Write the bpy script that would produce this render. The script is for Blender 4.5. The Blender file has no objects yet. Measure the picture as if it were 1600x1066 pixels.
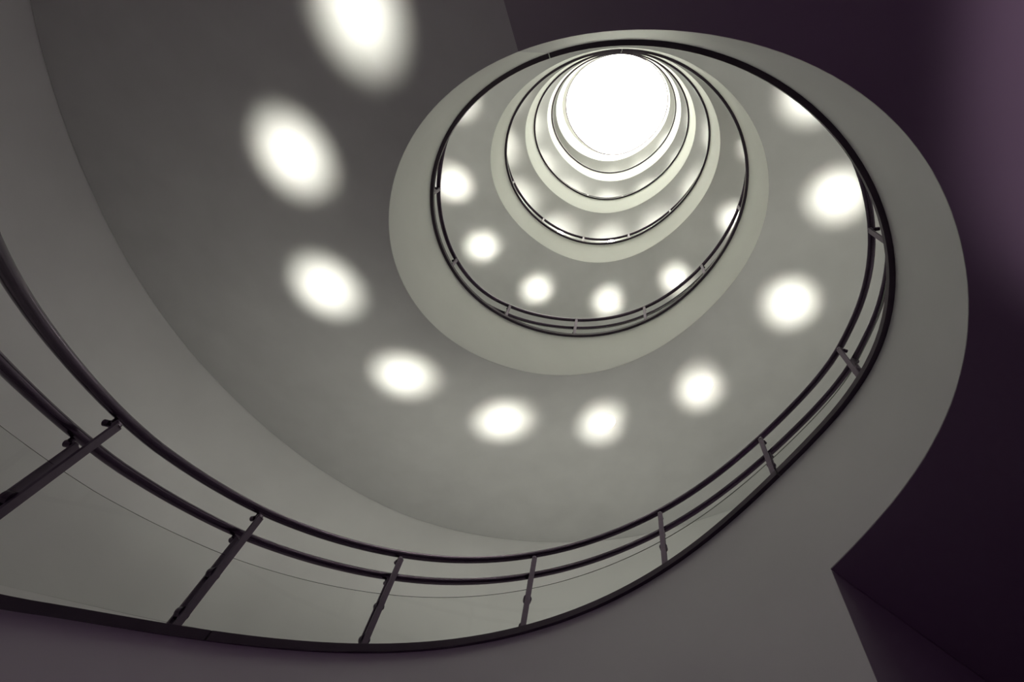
import bpy, bmesh, math
from mathutils import Vector, Matrix

C = bpy.context.scene.collection
PI = math.pi
TAU = 2 * PI
S = 2.0                                   # metres per plan unit (the well is about 4 m across)

# ------------------------------------------------------------------ survey of the stair
# plan of the well: a nearly round closed curve about the axis; the camera's foot is the origin
AX, AY = 0.0160, 0.8951
HARM = [-0.0411, 0.0015, 0.0153, 0.0021, 0.0083, -0.0018]
HL = [-0.0394, 0.2112, 0.4662, 0.7617, 1.0688, 1.3331, 1.4665, 1.5603, 1.3984, 1.3955, 1.8746, 2.2176, 2.3169, 2.448, 2.7094, 2.9913, 3.2609, 3.5094, 3.6804, 3.8906, 4.1429, 4.3007, 4.3911, 4.4604, 4.6099, 4.8205, 4.9886, 5.1475, 5.3426, 5.5352, 5.642, 5.6972, 5.8038, 5.95, 6.1381, 6.3531, 6.5623, 6.7475, 6.9504, 7.1291, 7.2677, 7.3758, 7.496, 7.6683, 7.8561, 8.0594, 8.2788, 8.5119, 8.7532, 8.9774, 9.1236, 9.2049, 9.2421, 9.2882, 9.3727, 9.4436, 9.4917]
HU = [0.4178, 0.6672, 0.9132, 1.216, 1.5367, 1.8307, 1.8687, 2.0433, 2.1271, 2.2816, 2.5121, 2.8152, 2.965, 3.0316, 3.2738, 3.5273, 3.7038, 3.9968, 4.2849, 4.5709, 4.8443, 5.0199, 5.1268, 5.1945, 5.2438, 5.3431, 5.5415, 5.744, 5.9247, 6.1327, 6.2804, 6.3344, 6.4421, 6.6058, 6.8129, 7.0481, 7.2892, 7.5123, 7.704, 7.864, 8.0185, 8.1357, 8.225, 8.3565, 8.5158, 8.6933, 8.8872, 9.0955, 9.3167, 9.5419, 9.7429, 9.907, 10.0015, 10.0745, 10.1642, 10.2317, 10.2788]
TAIL_L = [(4.2, 9.32), (4.3, 9.41), (4.5, 9.62), (4.7, 9.95), (4.85, 10.45), (4.95, 11.0), (5.05, 11.35), (5.2, 11.5), (5.6, 11.5)]
TAIL_U = [(4.2, 10.11), (4.3, 10.21), (4.5, 10.55), (4.74, 11.2), (4.9, 11.7), (5.0, 11.93), (5.1, 11.95), (5.6, 11.95)]
FLOOR = -0.75
N_FOOT, N_CORNER, N_SEAM, N_END = -0.42, 0.152, 0.552, 5.45


def spline(cf, n):
    t = (n + 0.25) * 12
    i = min(max(int(math.floor(t)), 1), len(cf) - 3)
    u = t - i
    w = ((1-u)**3/6, (3*u**3-6*u*u+4)/6, (-3*u**3+3*u*u+3*u+1)/6, u**3/6)
    return sum(cf[i-1+k] * w[k] for k in range(4))


def smooth_table(tb, n):
    for k in range(len(tb) - 1):
        if n <= tb[k+1][0] or k == len(tb) - 2:
            break
    def m(j):
        if j <= 0 or j >= len(tb) - 1:
            j = min(max(j, 0), len(tb) - 2)
            return (tb[j+1][1]-tb[j][1])/(tb[j+1][0]-tb[j][0])
        return (tb[j+1][1]-tb[j-1][1])/(tb[j+1][0]-tb[j-1][0])
    h = tb[k+1][0]-tb[k][0]
    t = min(max((n-tb[k][0])/h, 0), 1)
    return ((2*t**3-3*t*t+1)*tb[k][1] + (t**3-2*t*t+t)*h*m(k) + (-2*t**3+3*t*t)*tb[k+1][1] + (t**3-t*t)*h*m(k+1))


def low(n):
    return smooth_table(TAIL_L, n) if n > 4.3 else spline(HL, n)


def up(n):
    if n > 4.3:
        return smooth_table(TAIL_U, n)
    if n < -0.25:
        return spline(HU, -0.25) + (n + 0.25) * 3.1
    return spline(HU, n)


RISE = [(-0.45, 0.065), (-0.35, 0.063), (-0.30, 0.060), (-0.265, 0.048), (-0.22, 0.026), (-0.18, 0.010), (-0.1, 0.0), (0.02, 0.0), (0.09, -0.014), (0.15, -0.022), (0.2, -0.018), (0.23, 0.004), (0.27, 0.014), (0.35, 0.025), (0.5, 0.035), (0.7, 0.045), (0.75, -0.01), (0.8, -0.075), (0.85, -0.09), (0.9, -0.03), (0.95, 0.03), (1.0, 0.05), (1.2, 0.055), (1.5, 0.05), (5.0, 0.05)]


def line(n):
    """the smooth line the rails and the glass follow above the stair edge"""
    return up(n) + smooth_table(RISE, n)


def rad(n):
    a = TAU * n
    return 1 + sum(HARM[2*i]*math.cos(k*a) + HARM[2*i+1]*math.sin(k*a) for i, k in enumerate((2, 3, 4)))


OUT = [(-0.03, 2.687), (0.03, 2.645), (0.08, 2.60), (0.2, 2.64), (0.5, 2.72), (0.68, 2.765), (0.74, 2.70), (0.785, 2.645), (0.83, 2.615), (0.87, 2.645), (0.92, 2.70), (0.97, 2.687), (1.03, 2.645)]


def outer(n):
    return smooth_table(OUT, n % 1.0)


def at(n, k, h):
    """point at turn n, k times the well's plan curve, height h (plan units)"""
    a = TAU * n
    r = rad(n) * k
    return Vector(((AX + r*math.sin(a))*S, (AY + r*math.cos(a))*S, h*S))


def atr(n, r, h):
    a = TAU * n
    return Vector(((AX + r*math.sin(a))*S, (AY + r*math.cos(a))*S, h*S))


def radial(n):
    return Vector((math.sin(TAU*n), math.cos(TAU*n), 0))


# ------------------------------------------------------------------ materials
def mat(name, col, rough=0.5, metal=0.0, spec=0.5, bump=0.0, scale=6.0, mottled=0.0, coat=0.0):
    m = bpy.data.materials.new(name)
    m.use_nodes = True
    nt = m.node_tree
    b = nt.nodes['Principled BSDF']
    b.inputs['Base Color'].default_value = (*col, 1)
    b.inputs['Roughness'].default_value = rough
    b.inputs['Metallic'].default_value = metal
    b.inputs['Specular IOR Level'].default_value = spec
    b.inputs['Coat Weight'].default_value = coat
    b.inputs['Coat Roughness'].default_value = 0.25
    tc = nt.nodes.new('ShaderNodeTexCoord')
    nz = nt.nodes.new('ShaderNodeTexNoise')
    nz.inputs['Scale'].default_value = scale
    nz.inputs['Detail'].default_value = 4
    nt.links.new(tc.outputs['Object'], nz.inputs['Vector'])
    if mottled:
        cr = nt.nodes.new('ShaderNodeValToRGB')
        cr.color_ramp.elements[0].position = 0.3
        cr.color_ramp.elements[1].position = 0.7
        cr.color_ramp.elements[0].color = (*[c*(1-mottled) for c in col], 1)
        cr.color_ramp.elements[1].color = (*[min(1, c*(1+mottled*0.5)) for c in col], 1)
        nt.links.new(nz.outputs['Fac'], cr.inputs['Fac'])
        nt.links.new(cr.outputs['Color'], b.inputs['Base Color'])
    if bump:
        bp = nt.nodes.new('ShaderNodeBump')
        bp.inputs['Strength'].default_value = bump
        bp.inputs['Distance'].default_value = 0.01
        nt.links.new(nz.outputs['Fac'], bp.inputs['Height'])
        nt.links.new(bp.outputs['Normal'], b.inputs['Normal'])
    return m


def emit(name, col, strength):
    m = bpy.data.materials.new(name)
    m.use_nodes = True
    nt = m.node_tree
    nt.nodes.clear()
    o = nt.nodes.new('ShaderNodeOutputMaterial')
    e = nt.nodes.new('ShaderNodeEmission')
    e.inputs['Color'].default_value = (*col, 1)
    e.inputs['Strength'].default_value = strength
    nt.links.new(e.outputs[0], o.inputs['Surface'])
    return m


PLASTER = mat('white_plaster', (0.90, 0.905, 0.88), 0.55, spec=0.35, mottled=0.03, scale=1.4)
PLASTER_LOW = mat('shade_toned_plaster', (0.71, 0.705, 0.72), 0.55, spec=0.35, mottled=0.03, scale=1.4)  # same plaster, toned down to stand for the dimmer light on the nearest turn
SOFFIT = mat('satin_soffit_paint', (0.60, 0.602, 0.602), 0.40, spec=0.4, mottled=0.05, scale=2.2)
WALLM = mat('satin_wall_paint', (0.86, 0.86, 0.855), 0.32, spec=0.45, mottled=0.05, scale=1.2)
SLAB = mat('shade_dark_paint', (0.36, 0.32, 0.37), 0.6, spec=0.25, mottled=0.04, scale=1.5)  # darkness of the unlit underside and return wall put into the colour
FLOORM = mat('dark_stone_floor', (0.10, 0.085, 0.10), 0.5, mottled=0.2, scale=3)
DECK = mat('pale_stair_floor', (0.72, 0.70, 0.70), 0.6, mottled=0.1, scale=8)
STEEL = mat('dark_bronze_steel', (0.085, 0.060, 0.094), 0.20, metal=0.85, spec=0.6)
BAR = mat('dark_flat_steel', (0.155, 0.120, 0.165), 0.42, metal=0.75, spec=0.5, mottled=0.1, scale=30)
EDGE = mat('dark_edge_steel', (0.052, 0.034, 0.056), 0.5, metal=0.3, spec=0.4, mottled=0.12, scale=12)
# light strengths along the stair: up to turn n, opal fitting, added fill beside each uplight
LIGHT_TIERS = [(0.72, 3.0, 0.30, (1, 0.90, 1)), (0.80, 3.0, 1.3, (1, 0.90, 1)), (1.12, 3.0, 3.9, (1, 0.97, 0.90)), (1.30, 9.0, 3.0, (1.0, 0.97, 0.90)),
          (1.65, 36.0, 1.6, (1.0, 1.0, 0.86)), (2.20, 3.5, 3.6, (1, 1, 0.83)), (2.55, 48.0, 0.3, (1, 1, 0.83)), (2.95, 28.0, 4.0, (1, 1, 0.81)),
          (3.25, 22.0, 5.0, (1, 1, 0.82)), (3.60, 11.0, 4.0, (1, 1, 0.82)), (3.97, 13.0, 11.0, (1, 1, 0.80)), (9.0, 13.0, 6.0, (1, 1, 0.80))]
LAMPS = [emit('opal_lamp', d[3], d[1]) for d in LIGHT_TIERS]
SKYGLASS = emit('daylit_opal_skylight', (1.0, 1.02, 0.84), 7.6)


def glass():
    m = bpy.data.materials.new('clear_glass')
    m.use_nodes = True
    nt = m.node_tree
    nt.nodes.clear()
    o = nt.nodes.new('ShaderNodeOutputMaterial')
    mx = nt.nodes.new('ShaderNodeMixShader')
    tr = nt.nodes.new('ShaderNodeBsdfTransparent')
    tr.inputs['Color'].default_value = (0.975, 0.98, 0.975, 1)
    gl = nt.nodes.new('ShaderNodeBsdfGlossy')
    gl.inputs['Roughness'].default_value = 0.02
    fr = nt.nodes.new('ShaderNodeFresnel')
    fr.inputs['IOR'].default_value = 1.45
    geo = nt.nodes.new('ShaderNodeNewGeometry')
    inv = nt.nodes.new('ShaderNodeMath')
    inv.operation = 'SUBTRACT'
    inv.inputs[0].default_value = 1.0
    nt.links.new(geo.outputs['Backfacing'], inv.inputs[1])
    mul = nt.nodes.new('ShaderNodeMath')
    mul.operation = 'MULTIPLY'
    nt.links.new(fr.outputs[0], mul.inputs[0])
    nt.links.new(inv.outputs[0], mul.inputs[1])
    nt.links.new(mul.outputs[0], mx.inputs[0])
    nt.links.new(tr.outputs[0], mx.inputs[1])
    nt.links.new(gl.outputs[0], mx.inputs[2])
    nt.links.new(mx.outputs[0], o.inputs['Surface'])
    return m


GLASS = glass()
GEDGE = mat('glass_edge', (0.10, 0.11, 0.10), 0.2, spec=0.5)


# ------------------------------------------------------------------ object helpers
def link(name, bm, material, parent=None, smooth=True, angle=40):
    me = bpy.data.meshes.new(name)
    bmesh.ops.recalc_face_normals(bm, faces=bm.faces)
    bm.to_mesh(me)
    bm.free()
    mats = material if isinstance(material, (list, tuple)) else [material]
    for m in mats:
        me.materials.append(m)
    if smooth:
        for p in me.polygons:
            p.use_smooth = True
        me.set_sharp_from_angle(angle=math.radians(angle))
    o = bpy.data.objects.new(name, me)
    C.objects.link(o)
    if parent is not None:
        o.parent = parent
        o.matrix_parent_inverse = Matrix.Translation(-parent.location)
    return o


def thing(name, label, cat, loc, group=None):
    o = bpy.data.objects.new(name, None)
    o.empty_display_size = 0.2
    C.objects.link(o)
    o.location = loc
    o['label'] = label
    o['category'] = cat
    if group:
        o['group'] = group
    return o


def struct(name, bm, m, **k):
    o = link(name, bm, m, **k)
    o['kind'] = 'structure'
    return o


def frange(a, b, per=120):
    k = max(2, int(round((b-a)*per)))
    return [a + (b-a)*i/k for i in range(k+1)]


def sweep(ns, section):
    """closed band: section(n) -> ring of points, the same count each"""
    bm = bmesh.new()
    prev = first = None
    for n in ns:
        ring = [bm.verts.new(p) for p in section(n)]
        if prev:
            k = len(ring)
            for j in range(k):
                bm.faces.new((prev[j], prev[(j+1) % k], ring[(j+1) % k], ring[j]))
        else:
            first = ring
        prev = ring
    bm.faces.new(first)
    bm.faces.new(list(reversed(prev)))
    return bm


def tube(bm, pts, r, sides=14):
    prev = first = None
    for i, p in enumerate(pts):
        d = (pts[min(i+1, len(pts)-1)] - pts[max(i-1, 0)]).normalized()
        u = d.cross(Vector((0, 0, 1)))
        if u.length < 1e-3:
            u = d.cross(Vector((1, 0, 0)))
        u.normalize()
        v = u.cross(d).normalized()
        ring = [bm.verts.new(p + (u*math.cos(TAU*j/sides) + v*math.sin(TAU*j/sides))*r) for j in range(sides)]
        if prev:
            for j in range(sides):
                bm.faces.new((prev[j], prev[(j+1) % sides], ring[(j+1) % sides], ring[j]))
        else:
            first = ring
        prev = ring
    bm.faces.new(first)
    bm.faces.new(list(reversed(prev)))
    return bm


def box(bm, c, ex, ey, ez, hx, hy, hz):
    vs = []
    for sx in (-1, 1):
        for sy in (-1, 1):
            for sz in (-1, 1):
                vs.append(bm.verts.new(c + ex*hx*sx + ey*hy*sy + ez*hz*sz))
    for f in ((0, 1, 3, 2), (4, 6, 7, 5), (0, 4, 5, 1), (2, 3, 7, 6), (0, 2, 6, 4), (1, 5, 7, 3)):
        bm.faces.new([vs[i] for i in f])


# ------------------------------------------------------------------ the spiral stair, one turn at a time
T = 0.03                                   # shell thickness in plan units
T_STRIP = 0.025
turns = [
    (N_FOOT, N_SEAM, 'nearest turn of the spiral stair, dark underside at right, solid curved wall below', 'lowest'),
    (N_SEAM, 1.5, 'second turn up of the pale spiral stair, with the big row of glowing lights beneath', 'second'),
    (1.5, 2.5, 'third turn up of the pale spiral stair, middle ring with six smaller lights beneath', 'third'),
    (2.5, 3.5, 'fourth turn up of the pale spiral stair, narrow bright ring around the skylight', 'fourth'),
    (3.5, 4.5, 'fifth turn up of the pale spiral stair, thin cream ring second from the skylight', 'fifth'),
    (4.5, N_END, 'topmost cream ring of the spiral stair, hugging the round skylight', 'topmost'),
]


def wedge(ns, r0, r1, z0, z1, steps=6):
    """slab between two plan radii functions with a sloping underside, subdivided across"""
    def sec(n):
        a, b = r0(n), r1(n)
        pts = [atr(n, a + (b-a)*i/steps, z0(n)) for i in range(steps+1)]
        pts += [atr(n, b + (a-b)*i/steps, z1(n)) for i in range(steps+1)]
        return pts
    return sweep(ns, sec)


roots = []
for k, (a, b, label, word) in enumerate(turns):
    mid = (a+b)/2
    t = thing('spiral_stair', label, 'staircase', Vector((AX*S, AY*S, (FLOOR if k == 0 else low(a))*S)), 'turns of the spiral stair')
    roots.append(t)
    ns = frange(a, b, 144)
    # inner fascia: a thin curved wall standing around the well
    if k == 0:
        n1 = frange(a, N_CORNER, 144)
        f = sweep(n1, lambda n: [at(n, 1, FLOOR), at(n, 1, up(n)), atr(n, rad(n)+T, up(n)), atr(n, rad(n)+T, FLOOR)])
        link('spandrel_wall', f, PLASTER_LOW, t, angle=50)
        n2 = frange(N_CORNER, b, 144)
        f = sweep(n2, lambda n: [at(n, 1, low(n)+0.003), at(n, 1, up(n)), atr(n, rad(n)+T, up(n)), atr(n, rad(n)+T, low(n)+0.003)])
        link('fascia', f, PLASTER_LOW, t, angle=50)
        # return wall closing the space under the flight
        e = bmesh.new()
        rn = radial(N_CORNER)
        tn = rn.cross(Vector((0, 0, 1)))
        c0 = atr(N_CORNER, rad(N_CORNER)+0.0005, FLOOR)
        c1 = atr(N_CORNER, outer(N_CORNER)-0.01, FLOOR)
        top = low(N_CORNER)*S - c0.z - 0.01
        cc = (c0+c1)/2 + Vector((0, 0, top/2)) - tn*(0.02*S - 0.003)
        box(e, cc, rn, tn, Vector((0, 0, 1)), (c1-c0).length/2, 0.02*S, top/2)
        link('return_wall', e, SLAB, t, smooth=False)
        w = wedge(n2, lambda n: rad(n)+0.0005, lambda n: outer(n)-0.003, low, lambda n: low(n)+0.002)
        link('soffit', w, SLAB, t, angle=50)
    else:
        f = sweep(ns, lambda n: [at(n, 1, low(n)+0.003), at(n, 1, up(n)), atr(n, rad(n)+T, up(n)), atr(n, rad(n)+T, low(n)+0.003)])
        link('fascia', f, PLASTER, t, angle=50)
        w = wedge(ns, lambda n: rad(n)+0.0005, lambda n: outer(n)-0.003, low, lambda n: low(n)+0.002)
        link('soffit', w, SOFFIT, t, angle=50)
    w = wedge(ns, lambda n: rad(n)+T, lambda n: outer(n)-0.003, lambda n: up(n)-0.10, lambda n: up(n)-0.06, 2)
    link('stair_deck', w, DECK, t, angle=50)
    if k < 5:
        W = 0.020
        cuts = [a, -0.186, 0.145, b] if k == 0 else [a, b]
        for c0, c1 in zip(cuts, cuts[1:]):     # the strip comes in lengths, with fine butt joints
            f = sweep(frange(c0+0.0004, c1-0.0004, 144), lambda n: [
                at(n, 1, up(n)) - radial(n)*W*S, at(n, 1, up(n)+T_STRIP) - radial(n)*W*S,
                at(n, 1, up(n)+T_STRIP) + radial(n)*0.03*S, at(n, 1, up(n)) + radial(n)*0.03*S])
            link('edge_strip', f, EDGE, t, angle=30)

# ------------------------------------------------------------------ railings
D_BAR, D_RAIL, D_GLASS, D_BACK, D_MID = 0.064, 0.084, 0.078, 0.092, 0.118
H_RAIL, H_MID, H_GLASS = 0.414, 0.330, 0.238
R_TUBE = 0.0142 * S
posts = [-0.352, -0.268, -0.192, -0.112, -0.029, 0.056, 0.137, 0.213, 0.287, 0.37, 0.455,
         0.63, 0.732, 0.804, 0.887, 0.973, 1.059, 1.143, 1.219]
n = 1.219
while n + 0.0825 < 4.49:
    n += 0.0825
    posts.append(round(n, 4))


def post_meshes(n):
    """the two flat bars, bracket stubs and the clamp discs of one post, in world space"""
    r, z = radial(n), Vector((0, 0, 1))
    tg = r.cross(z)
    base = at(n, 1, up(n)+T_STRIP)
    long_bm = bmesh.new()
    x0 = base + r*D_BAR*S
    rise = smooth_table(RISE, n)
    hl = (H_RAIL+rise-T_STRIP-0.03)*S
    box(long_bm, x0 + z*(hl/2 - 0.03), tg, r, z, 0.021, 0.007, hl/2 + 0.03)
    # rounded tip leaning out to the rail
    tip = x0 + z*hl
    tube(long_bm, [tip + r*0.007 - z*0.012, tip + r*0.012 + z*0.006], 0.020, 12)
    short_bm = bmesh.new()
    x1 = base + r*D_BACK*S
    hs = (H_MID+rise-T_STRIP-0.028)*S
    box(short_bm, x1 + z*(hs/2 - 0.03), tg, r, z, 0.019, 0.006, hs/2 + 0.03)
    br = bmesh.new()
    rl = at(n, 1, line(n)+H_RAIL) + r*D_RAIL*S
    tube(br, [tip + r*0.012 - z*0.004, tip + r*(D_RAIL-D_BAR)*S - z*0.004, rl - z*0.012], 0.013, 10)
    tube(br, [tip + r*0.045 - z*0.004, tip + r*0.075 - z*0.004], 0.017, 12)
    br2 = bmesh.new()
    tp2 = x1 + z*hs
    ml = at(n, 1, line(n)+H_MID) + r*D_MID*S
    tube(br2, [tp2 - z*0.006, tp2 + r*(D_MID-D_BACK)*S - z*0.004, ml - z*0.012], 0.013, 10)
    tube(br2, [tp2 + r*0.020 - z*0.004, tp2 + r*0.055 - z*0.004], 0.017, 12)
    discs = []
    for hz in (0.045, 0.165):
        d = bmesh.new()
        c = base + z*hz*S
        tube(d, [c + r*(D_BAR*S+0.009), c + r*(D_BACK*S-0.008)], 0.034, 20)
        discs.append(d)
    return long_bm, short_bm, br, br2, discs


rail_spans = [(N_FOOT+0.01, N_SEAM-0.05), (N_SEAM-0.05, 1.5), (1.5, 2.5), (2.5, 3.5), (3.5, 4.49)]
rail_labels = [
    'dark steel railing of the nearest turn, sweeping past lower left with clear glass panels',
    'dark steel railing on the second turn, around the ring with seven lights showing inside it',
    'thin dark railing on the third turn, oval ring midway to the skylight',
    'very thin dark railing on the fourth turn, close around the bright rings',
    'hair-thin dark railing on the fifth turn, next to the skylight',
]
for k, ((a, b), label) in enumerate(zip(rail_spans, rail_labels)):
    t = thing('stair_railing', label, 'railing', at((a+b)/2, 1, up((a+b)/2)+0.012), 'railings around the stairwell')
    ns = frange(a, b, 160)
    link('handrail', tube(bmesh.new(), [at(n, 1, line(n)+H_RAIL) + radial(n)*D_RAIL*S for n in ns], R_TUBE, 18), STEEL, t, angle=60)
    link('mid_rail', tube(bmesh.new(), [at(n, 1, line(n)+H_MID) + radial(n)*D_MID*S for n in ns], R_TUBE*0.95, 18), STEEL, t, angle=60)
    mine = [n for n in posts if a <= n < b]
    for n in mine:
        lb, sb, br, br2, ds = post_meshes(n)
        p = link('post', lb, BAR, t, angle=30)
        for nm, bm_, mm in (('back_bar', sb, BAR), ('rail_bracket', br, STEEL), ('rail_bracket', br2, STEEL),
                            ('glass_clamp', ds[0], STEEL), ('glass_clamp', ds[1], STEEL)):
            o = link(nm, bm_, mm, None, angle=40)
            o.parent = p
            o.matrix_parent_inverse = p.matrix_parent_inverse.copy() if False else Matrix.Identity(4)
    stops = [n for n in posts if a - 0.1 <= n < b + 0.1]
    for n0, n1 in zip(stops, stops[1:]):
        m = (n0+n1)/2
        if not (a <= m < b):
            continue
        gap = 0.0012
        gg = 0.0025
        g = sweep(frange(n0+gap, n1-gap, 200), lambda n: [
            at(n, 1, up(n)+0.042) + radial(n)*(D_GLASS-gg)*S, at(n, 1, line(n)+H_GLASS) + radial(n)*(D_GLASS-gg)*S,
            at(n, 1, line(n)+H_GLASS) + radial(n)*(D_GLASS+gg)*S, at(n, 1, up(n)+0.042) + radial(n)*(D_GLASS+gg)*S])
        g.faces.ensure_lookup_table()
        g.normal_update()
        for f in g.faces:                   # ground top and bottom edges read as fine dark lines
            if abs(f.normal.z) > 0.5:
                f.material_index = 1
        link('glass_panel', g, [GLASS, GEDGE], t, angle=40)

# ------------------------------------------------------------------ round lights under the stair
SPOT_R, SPOT_W = 0.176, 140.0
ORD = ['first', 'second', 'third', 'fourth', 'fifth', 'sixth', 'seventh', 'eighth', 'ninth', 'tenth', 'eleventh', 'twelfth', 'thirteenth']
lampbm = bmesh.new()
RL = 0.065 * S
prev = None
rings = []
for i in range(9):
    q = i/8 * PI/2
    r, z = RL*math.cos(q), -0.35*RL*math.sin(q)
    if i == 8:
        v = lampbm.verts.new((0, 0, z))
        for j in range(32):
            lampbm.faces.new((rings[-1][j], rings[-1][(j+1) % 32], v))
    else:
        rg = [lampbm.verts.new((r*math.cos(TAU*j/32), r*math.sin(TAU*j/32), z)) for j in range(32)]
        if rings:
            for j in range(32):
                lampbm.faces.new((rings[-1][j], rings[-1][(j+1) % 32], rg[(j+1) % 32], rg[j]))
        rings.append(rg)
lampbm.faces.new(list(reversed(rings[0])))
proto = link('soffit_lamp', lampbm, LAMPS[0])
lamp_meshes = [proto.data]
for m in LAMPS[1:]:
    lamp_meshes.append(proto.data.copy())
    lamp_meshes[-1].materials[0] = m
lamps = [0.617, 0.697, 0.772, 0.850, 0.933, 1.014, 1.094, 1.183, 1.263, 1.335, 1.42,
         1.510, 1.595, 1.685, 1.766, 1.844, 1.927, 2.014, 2.097, 2.189, 2.27, 2.35, 2.43]
while lamps[-1] + 0.083 < 5.2:  # the topmost ones are added, hidden, to brighten the last soffit
    lamps.append(round(lamps[-1] + 0.083, 3))
RAD = {0.617: 1.391, 0.697: 1.53, 0.772: 1.49, 1.335: 1.40, 1.263: 1.47}
SECOND = {
    0.617: 'huge glowing round ceiling light cut by the top edge of the view',
    0.697: 'large tilted oval glowing ceiling light at upper left',
    0.772: 'glowing ceiling light directly below the large oval one at left',
    0.850: 'glowing ceiling light at lower left, between the left oval one and the bottom pair',
    0.933: 'left one of the two lowest glowing ceiling lights, above the railing dip',
    1.014: 'right one of the two lowest glowing ceiling lights, above the railing dip',
    1.094: 'glowing ceiling light at lower right, up from the lowest pair',
    1.183: 'glowing ceiling light right of the middle ring, under the one cut by the handrail',
    1.263: 'big glowing ceiling light half cut off by the handrail at right',
    1.335: 'faint glowing ceiling light peeping past the upper right handrail',
}
THIRD = {
    1.685: 'small light at upper left inside the middle ring, cut by its railing',
    1.766: 'small bright light at far left inside the middle ring, touching its handrail',
    1.844: 'small bright light at lower left inside the middle ring',
    1.927: 'left one of the two lowest small lights inside the middle ring',
    2.014: 'right one of the two lowest small lights inside the middle ring',
    2.097: 'small light at lower right inside the middle ring, touching the handrail',
    2.189: 'small light at right inside the middle ring, half behind the handrail',
}
FOURTH = {
    2.845: 'small glow at left of the innermost railed ring, just above its handrail',
    2.928: 'soft glow at lower left above the very thin inner handrail',
    3.011: 'soft glow at the bottom centre above the very thin inner handrail',
    3.094: 'soft glow at lower right above the very thin inner handrail',
    3.177: 'faint glow at right of the innermost railed ring',
    3.924: 'tiny pale glow left of centre just below the skylight rings',
    4.007: 'tiny pale glow at centre just below the skylight rings',
}
for i, n in enumerate(lamps):
    o = proto if i == 0 else proto.copy()
    if i:
        C.objects.link(o)
    r = RAD.get(n, 1.43)
    o.location = atr(n, r, low(n)) + Vector((0, 0, 0.004))
    o.rotation_euler = (0, 0, -TAU*n)
    # follow the slope of the soffit
    dn = 0.01
    d = (atr(n+dn, r, low(n+dn)) - atr(n-dn, r, low(n-dn))).normalized()
    rr = radial(n)
    zz = rr.cross(d)
    if zz.z < 0:
        zz = -zz
    o.rotation_euler = Matrix((rr, zz.cross(rr), zz)).transposed().to_euler()
    lv = [j for j, d in enumerate(LIGHT_TIERS) if n <= d[0]][0]
    o.data = lamp_meshes[lv]
    o['category'] = 'ceiling light'
    # uplight added out of view below, making the soft halo around the fitting
    ld = bpy.data.lights.new('halo_spot', 'SPOT')
    lz = max(up(n-1)-0.04, FLOOR+0.1) if n > 1 else low(n)-1.3
    dist = (low(n)-lz)
    ld.spot_size = 2*math.atan((SPOT_R if n < 2.4 else 0.38)/dist)
    ld.spot_blend = 1.0
    ld.shadow_soft_size = 0.135*S
    ld.color = (1.0, 0.985, 0.86)
    ld.energy = SPOT_W * (dist*S)**2 * (1.0 if n < 2.4 else 0.42)
    lo = bpy.data.objects.new('halo_spot', ld)
    C.objects.link(lo)
    lo.location = atr(n, r, lz)
    lo.rotation_euler = (PI, 0, 0)
    ld = bpy.data.lights.new('fill_spot', 'SPOT')  # unseen wide spot added to fill the soffit and walls with light
    ld.spot_size = math.radians(140 if 0.74 < n < 1.15 else 84)
    ld.spot_blend = 1.0
    ld.shadow_soft_size = 0.12
    ld.color = (1.0, 1.0, 0.87)
    ld.energy = LIGHT_TIERS[lv][2] * (dist*S)**2
    lo = bpy.data.objects.new('fill_spot', ld)
    C.objects.link(lo)
    lo.location = atr(n, r, lz)
    if 0.74 < n < 1.15:      # these lean out and wash the drum wall as well
        lo.rotation_euler = (-(radial(n)*0.40 + Vector((0, 0, 1)))).to_track_quat('Z', 'Y').to_euler()
    else:
        lo.rotation_euler = (PI, 0, 0)
    if n in SECOND:
        o['label'], o['group'] = SECOND[n], 'round lights under the second turn'
    elif n in THIRD:
        o['label'], o['group'] = THIRD[n], 'round lights under the third turn'
    elif n in FOURTH:
        o['label'], o['group'] = FOURTH[n], 'round lights of the upper turns'
    else:
        o['label'] = 'round ceiling light under an upper turn, hidden behind the rings near the skylight' if n > 2.4 else 'round ceiling light tucked behind a handrail near the top of the rings'
        o['group'] = 'round lights of the upper turns' if n > 2.4 else 'round lights hidden behind the handrails'

# ------------------------------------------------------------------ the room
# outer drum wall; open below the landing slab
ns = frange(-0.47, 0.53, 180)


def wall_band(a, b, z0, z1):
    return sweep(frange(a, b, 180), lambda n: [atr(n, outer(n), z0(n)), atr(n, outer(n), z1), atr(n, outer(n)+0.08, z1), atr(n, outer(n)+0.08, z0(n))])


struct('wall_drum', wall_band(-0.55, 0.15, lambda n: FLOOR, 12.1), WALLM, angle=50)
struct('wall_drum_upper', wall_band(0.15, 0.45, lambda n: 1.75, 12.1), WALLM, angle=50)

# lobby floor
bm = bmesh.new()
box(bm, Vector((0, 0, FLOOR*S-0.1)), Vector((1, 0, 0)), Vector((0, 1, 0)), Vector((0, 0, 1)), 14, 14, 0.1)
struct('floor', bm, FLOORM, smooth=False)

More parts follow.
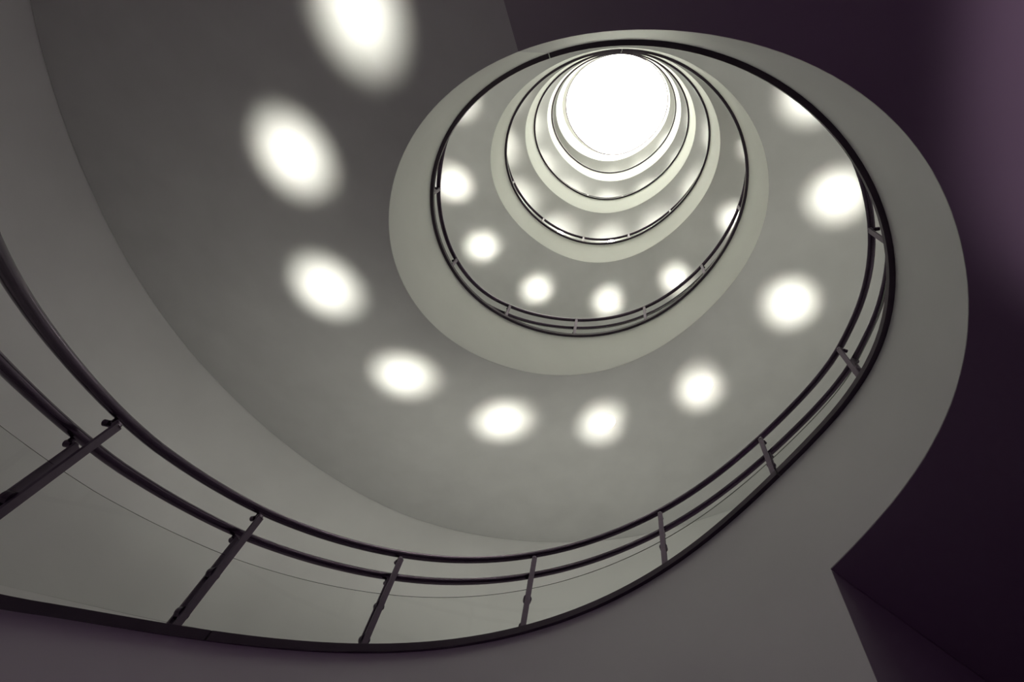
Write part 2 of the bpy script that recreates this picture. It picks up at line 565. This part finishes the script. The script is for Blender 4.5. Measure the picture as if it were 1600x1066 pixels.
# roof slab with the round opening, and the skylight pane
bm = sweep(frange(0, 1, 180), lambda n: [atr(n, rad(n)*0.995, 12.0), atr(n, rad(n)*0.995, 12.12), atr(n, 2.95, 12.12), atr(n, 2.95, 12.0)])
struct('ceiling', bm, PLASTER, angle=40)
bm = sweep(frange(0, 1, 180), lambda n: [atr(n, rad(n)*0.984, 11.93), atr(n, rad(n)*0.984, 11.965), atr(n, rad(n)*0.999, 11.965), atr(n, rad(n)*0.999, 11.93)])
fr = struct('window_frame_trim', bm, BAR, angle=40)
fr.name = 'trim_1'
bm = bmesh.new()
vs = [bm.verts.new(atr(i/96, rad(i/96)*1.0, 12.14)) for i in range(96)]
bm.faces.new(vs)
vt = [bm.verts.new(atr(i/96, rad(i/96)*1.0, 12.16)) for i in range(96)]
bm.faces.new(list(reversed(vt)))
for i in range(96):
    bm.faces.new((vs[i], vs[(i+1) % 96], vt[(i+1) % 96], vt[i]))
struct('window_1', bm, SKYGLASS, smooth=False)

# a wash light added out of view, so that its soft edge crosses the dark landing ceiling at upper right
ld = bpy.data.lights.new('wash_fill', 'SPOT')
ld.spot_size = 2*math.atan(2.22/2.2)
ld.spot_blend = 0.12
ld.shadow_soft_size = 0.1
ld.color = (1.0, 0.72, 0.95)
ld.energy = 260
lo = bpy.data.objects.new('wash_fill', ld)
C.objects.link(lo)
lo.location = (2.52*S, -1.10*S, (FLOOR+0.05)*S)
lo.rotation_euler = (PI, 0, 0)
for nm, px_, py_, e in (('purple_fill', 0.15, 0.75, 0.6), ('purple_fill', 1.2, -0.5, 5), ('purple_fill', 0.4, -0.9, 5)):  # unseen fills added to lift the dark underside and tint it purple
    ld = bpy.data.lights.new(nm, 'POINT')
    ld.shadow_soft_size = 0.25
    ld.color = (0.92, 0.34, 1.0)
    ld.energy = e
    lo = bpy.data.objects.new(nm, ld)
    C.objects.link(lo)
    lo.location = (px_*S, py_*S, (FLOOR+0.2)*S)

# ------------------------------------------------------------------ ambient, camera
w = bpy.data.worlds.new('lobby_ambient')
bpy.context.scene.world = w
w.use_nodes = True
bg = w.node_tree.nodes['Background']
bg.inputs['Color'].default_value = (0.95, 0.42, 1.0, 1)
bg.inputs['Strength'].default_value = 0.02

cam = bpy.data.cameras.new('camera')
cam.lens = 18.0
cam.sensor_width = 36.0
cam.clip_start = 0.02
co = bpy.data.objects.new('camera', cam)
C.objects.link(co)
zc = Vector((967.8784-800, 88.578-533, 800.0)).normalized()
xc = Vector((1, 0, 0))
xc = (xc - zc*xc.dot(zc)).normalized()
yc = zc.cross(xc)
right = Vector((xc.x, yc.x, zc.x))
down = Vector((xc.y, yc.y, zc.y))
fwd = Vector((xc.z, yc.z, zc.z))
M = Matrix((right, -down, -fwd)).transposed().to_4x4()
co.matrix_world = M
bpy.context.scene.camera = co

sc = bpy.context.scene
sc.view_settings.view_transform = 'Standard'
sc.view_settings.look = 'None'
sc.view_settings.gamma = 1
sc.view_settings.exposure = 0.30
sc.view_settings.use_curve_mapping = False
sc.cycles.max_bounces = 10
sc.cycles.diffuse_bounces = 6
sc.cycles.transparent_max_bounces = 24
sc.cycles.use_denoising = True
sc.cycles.sample_clamp_indirect = 6.0
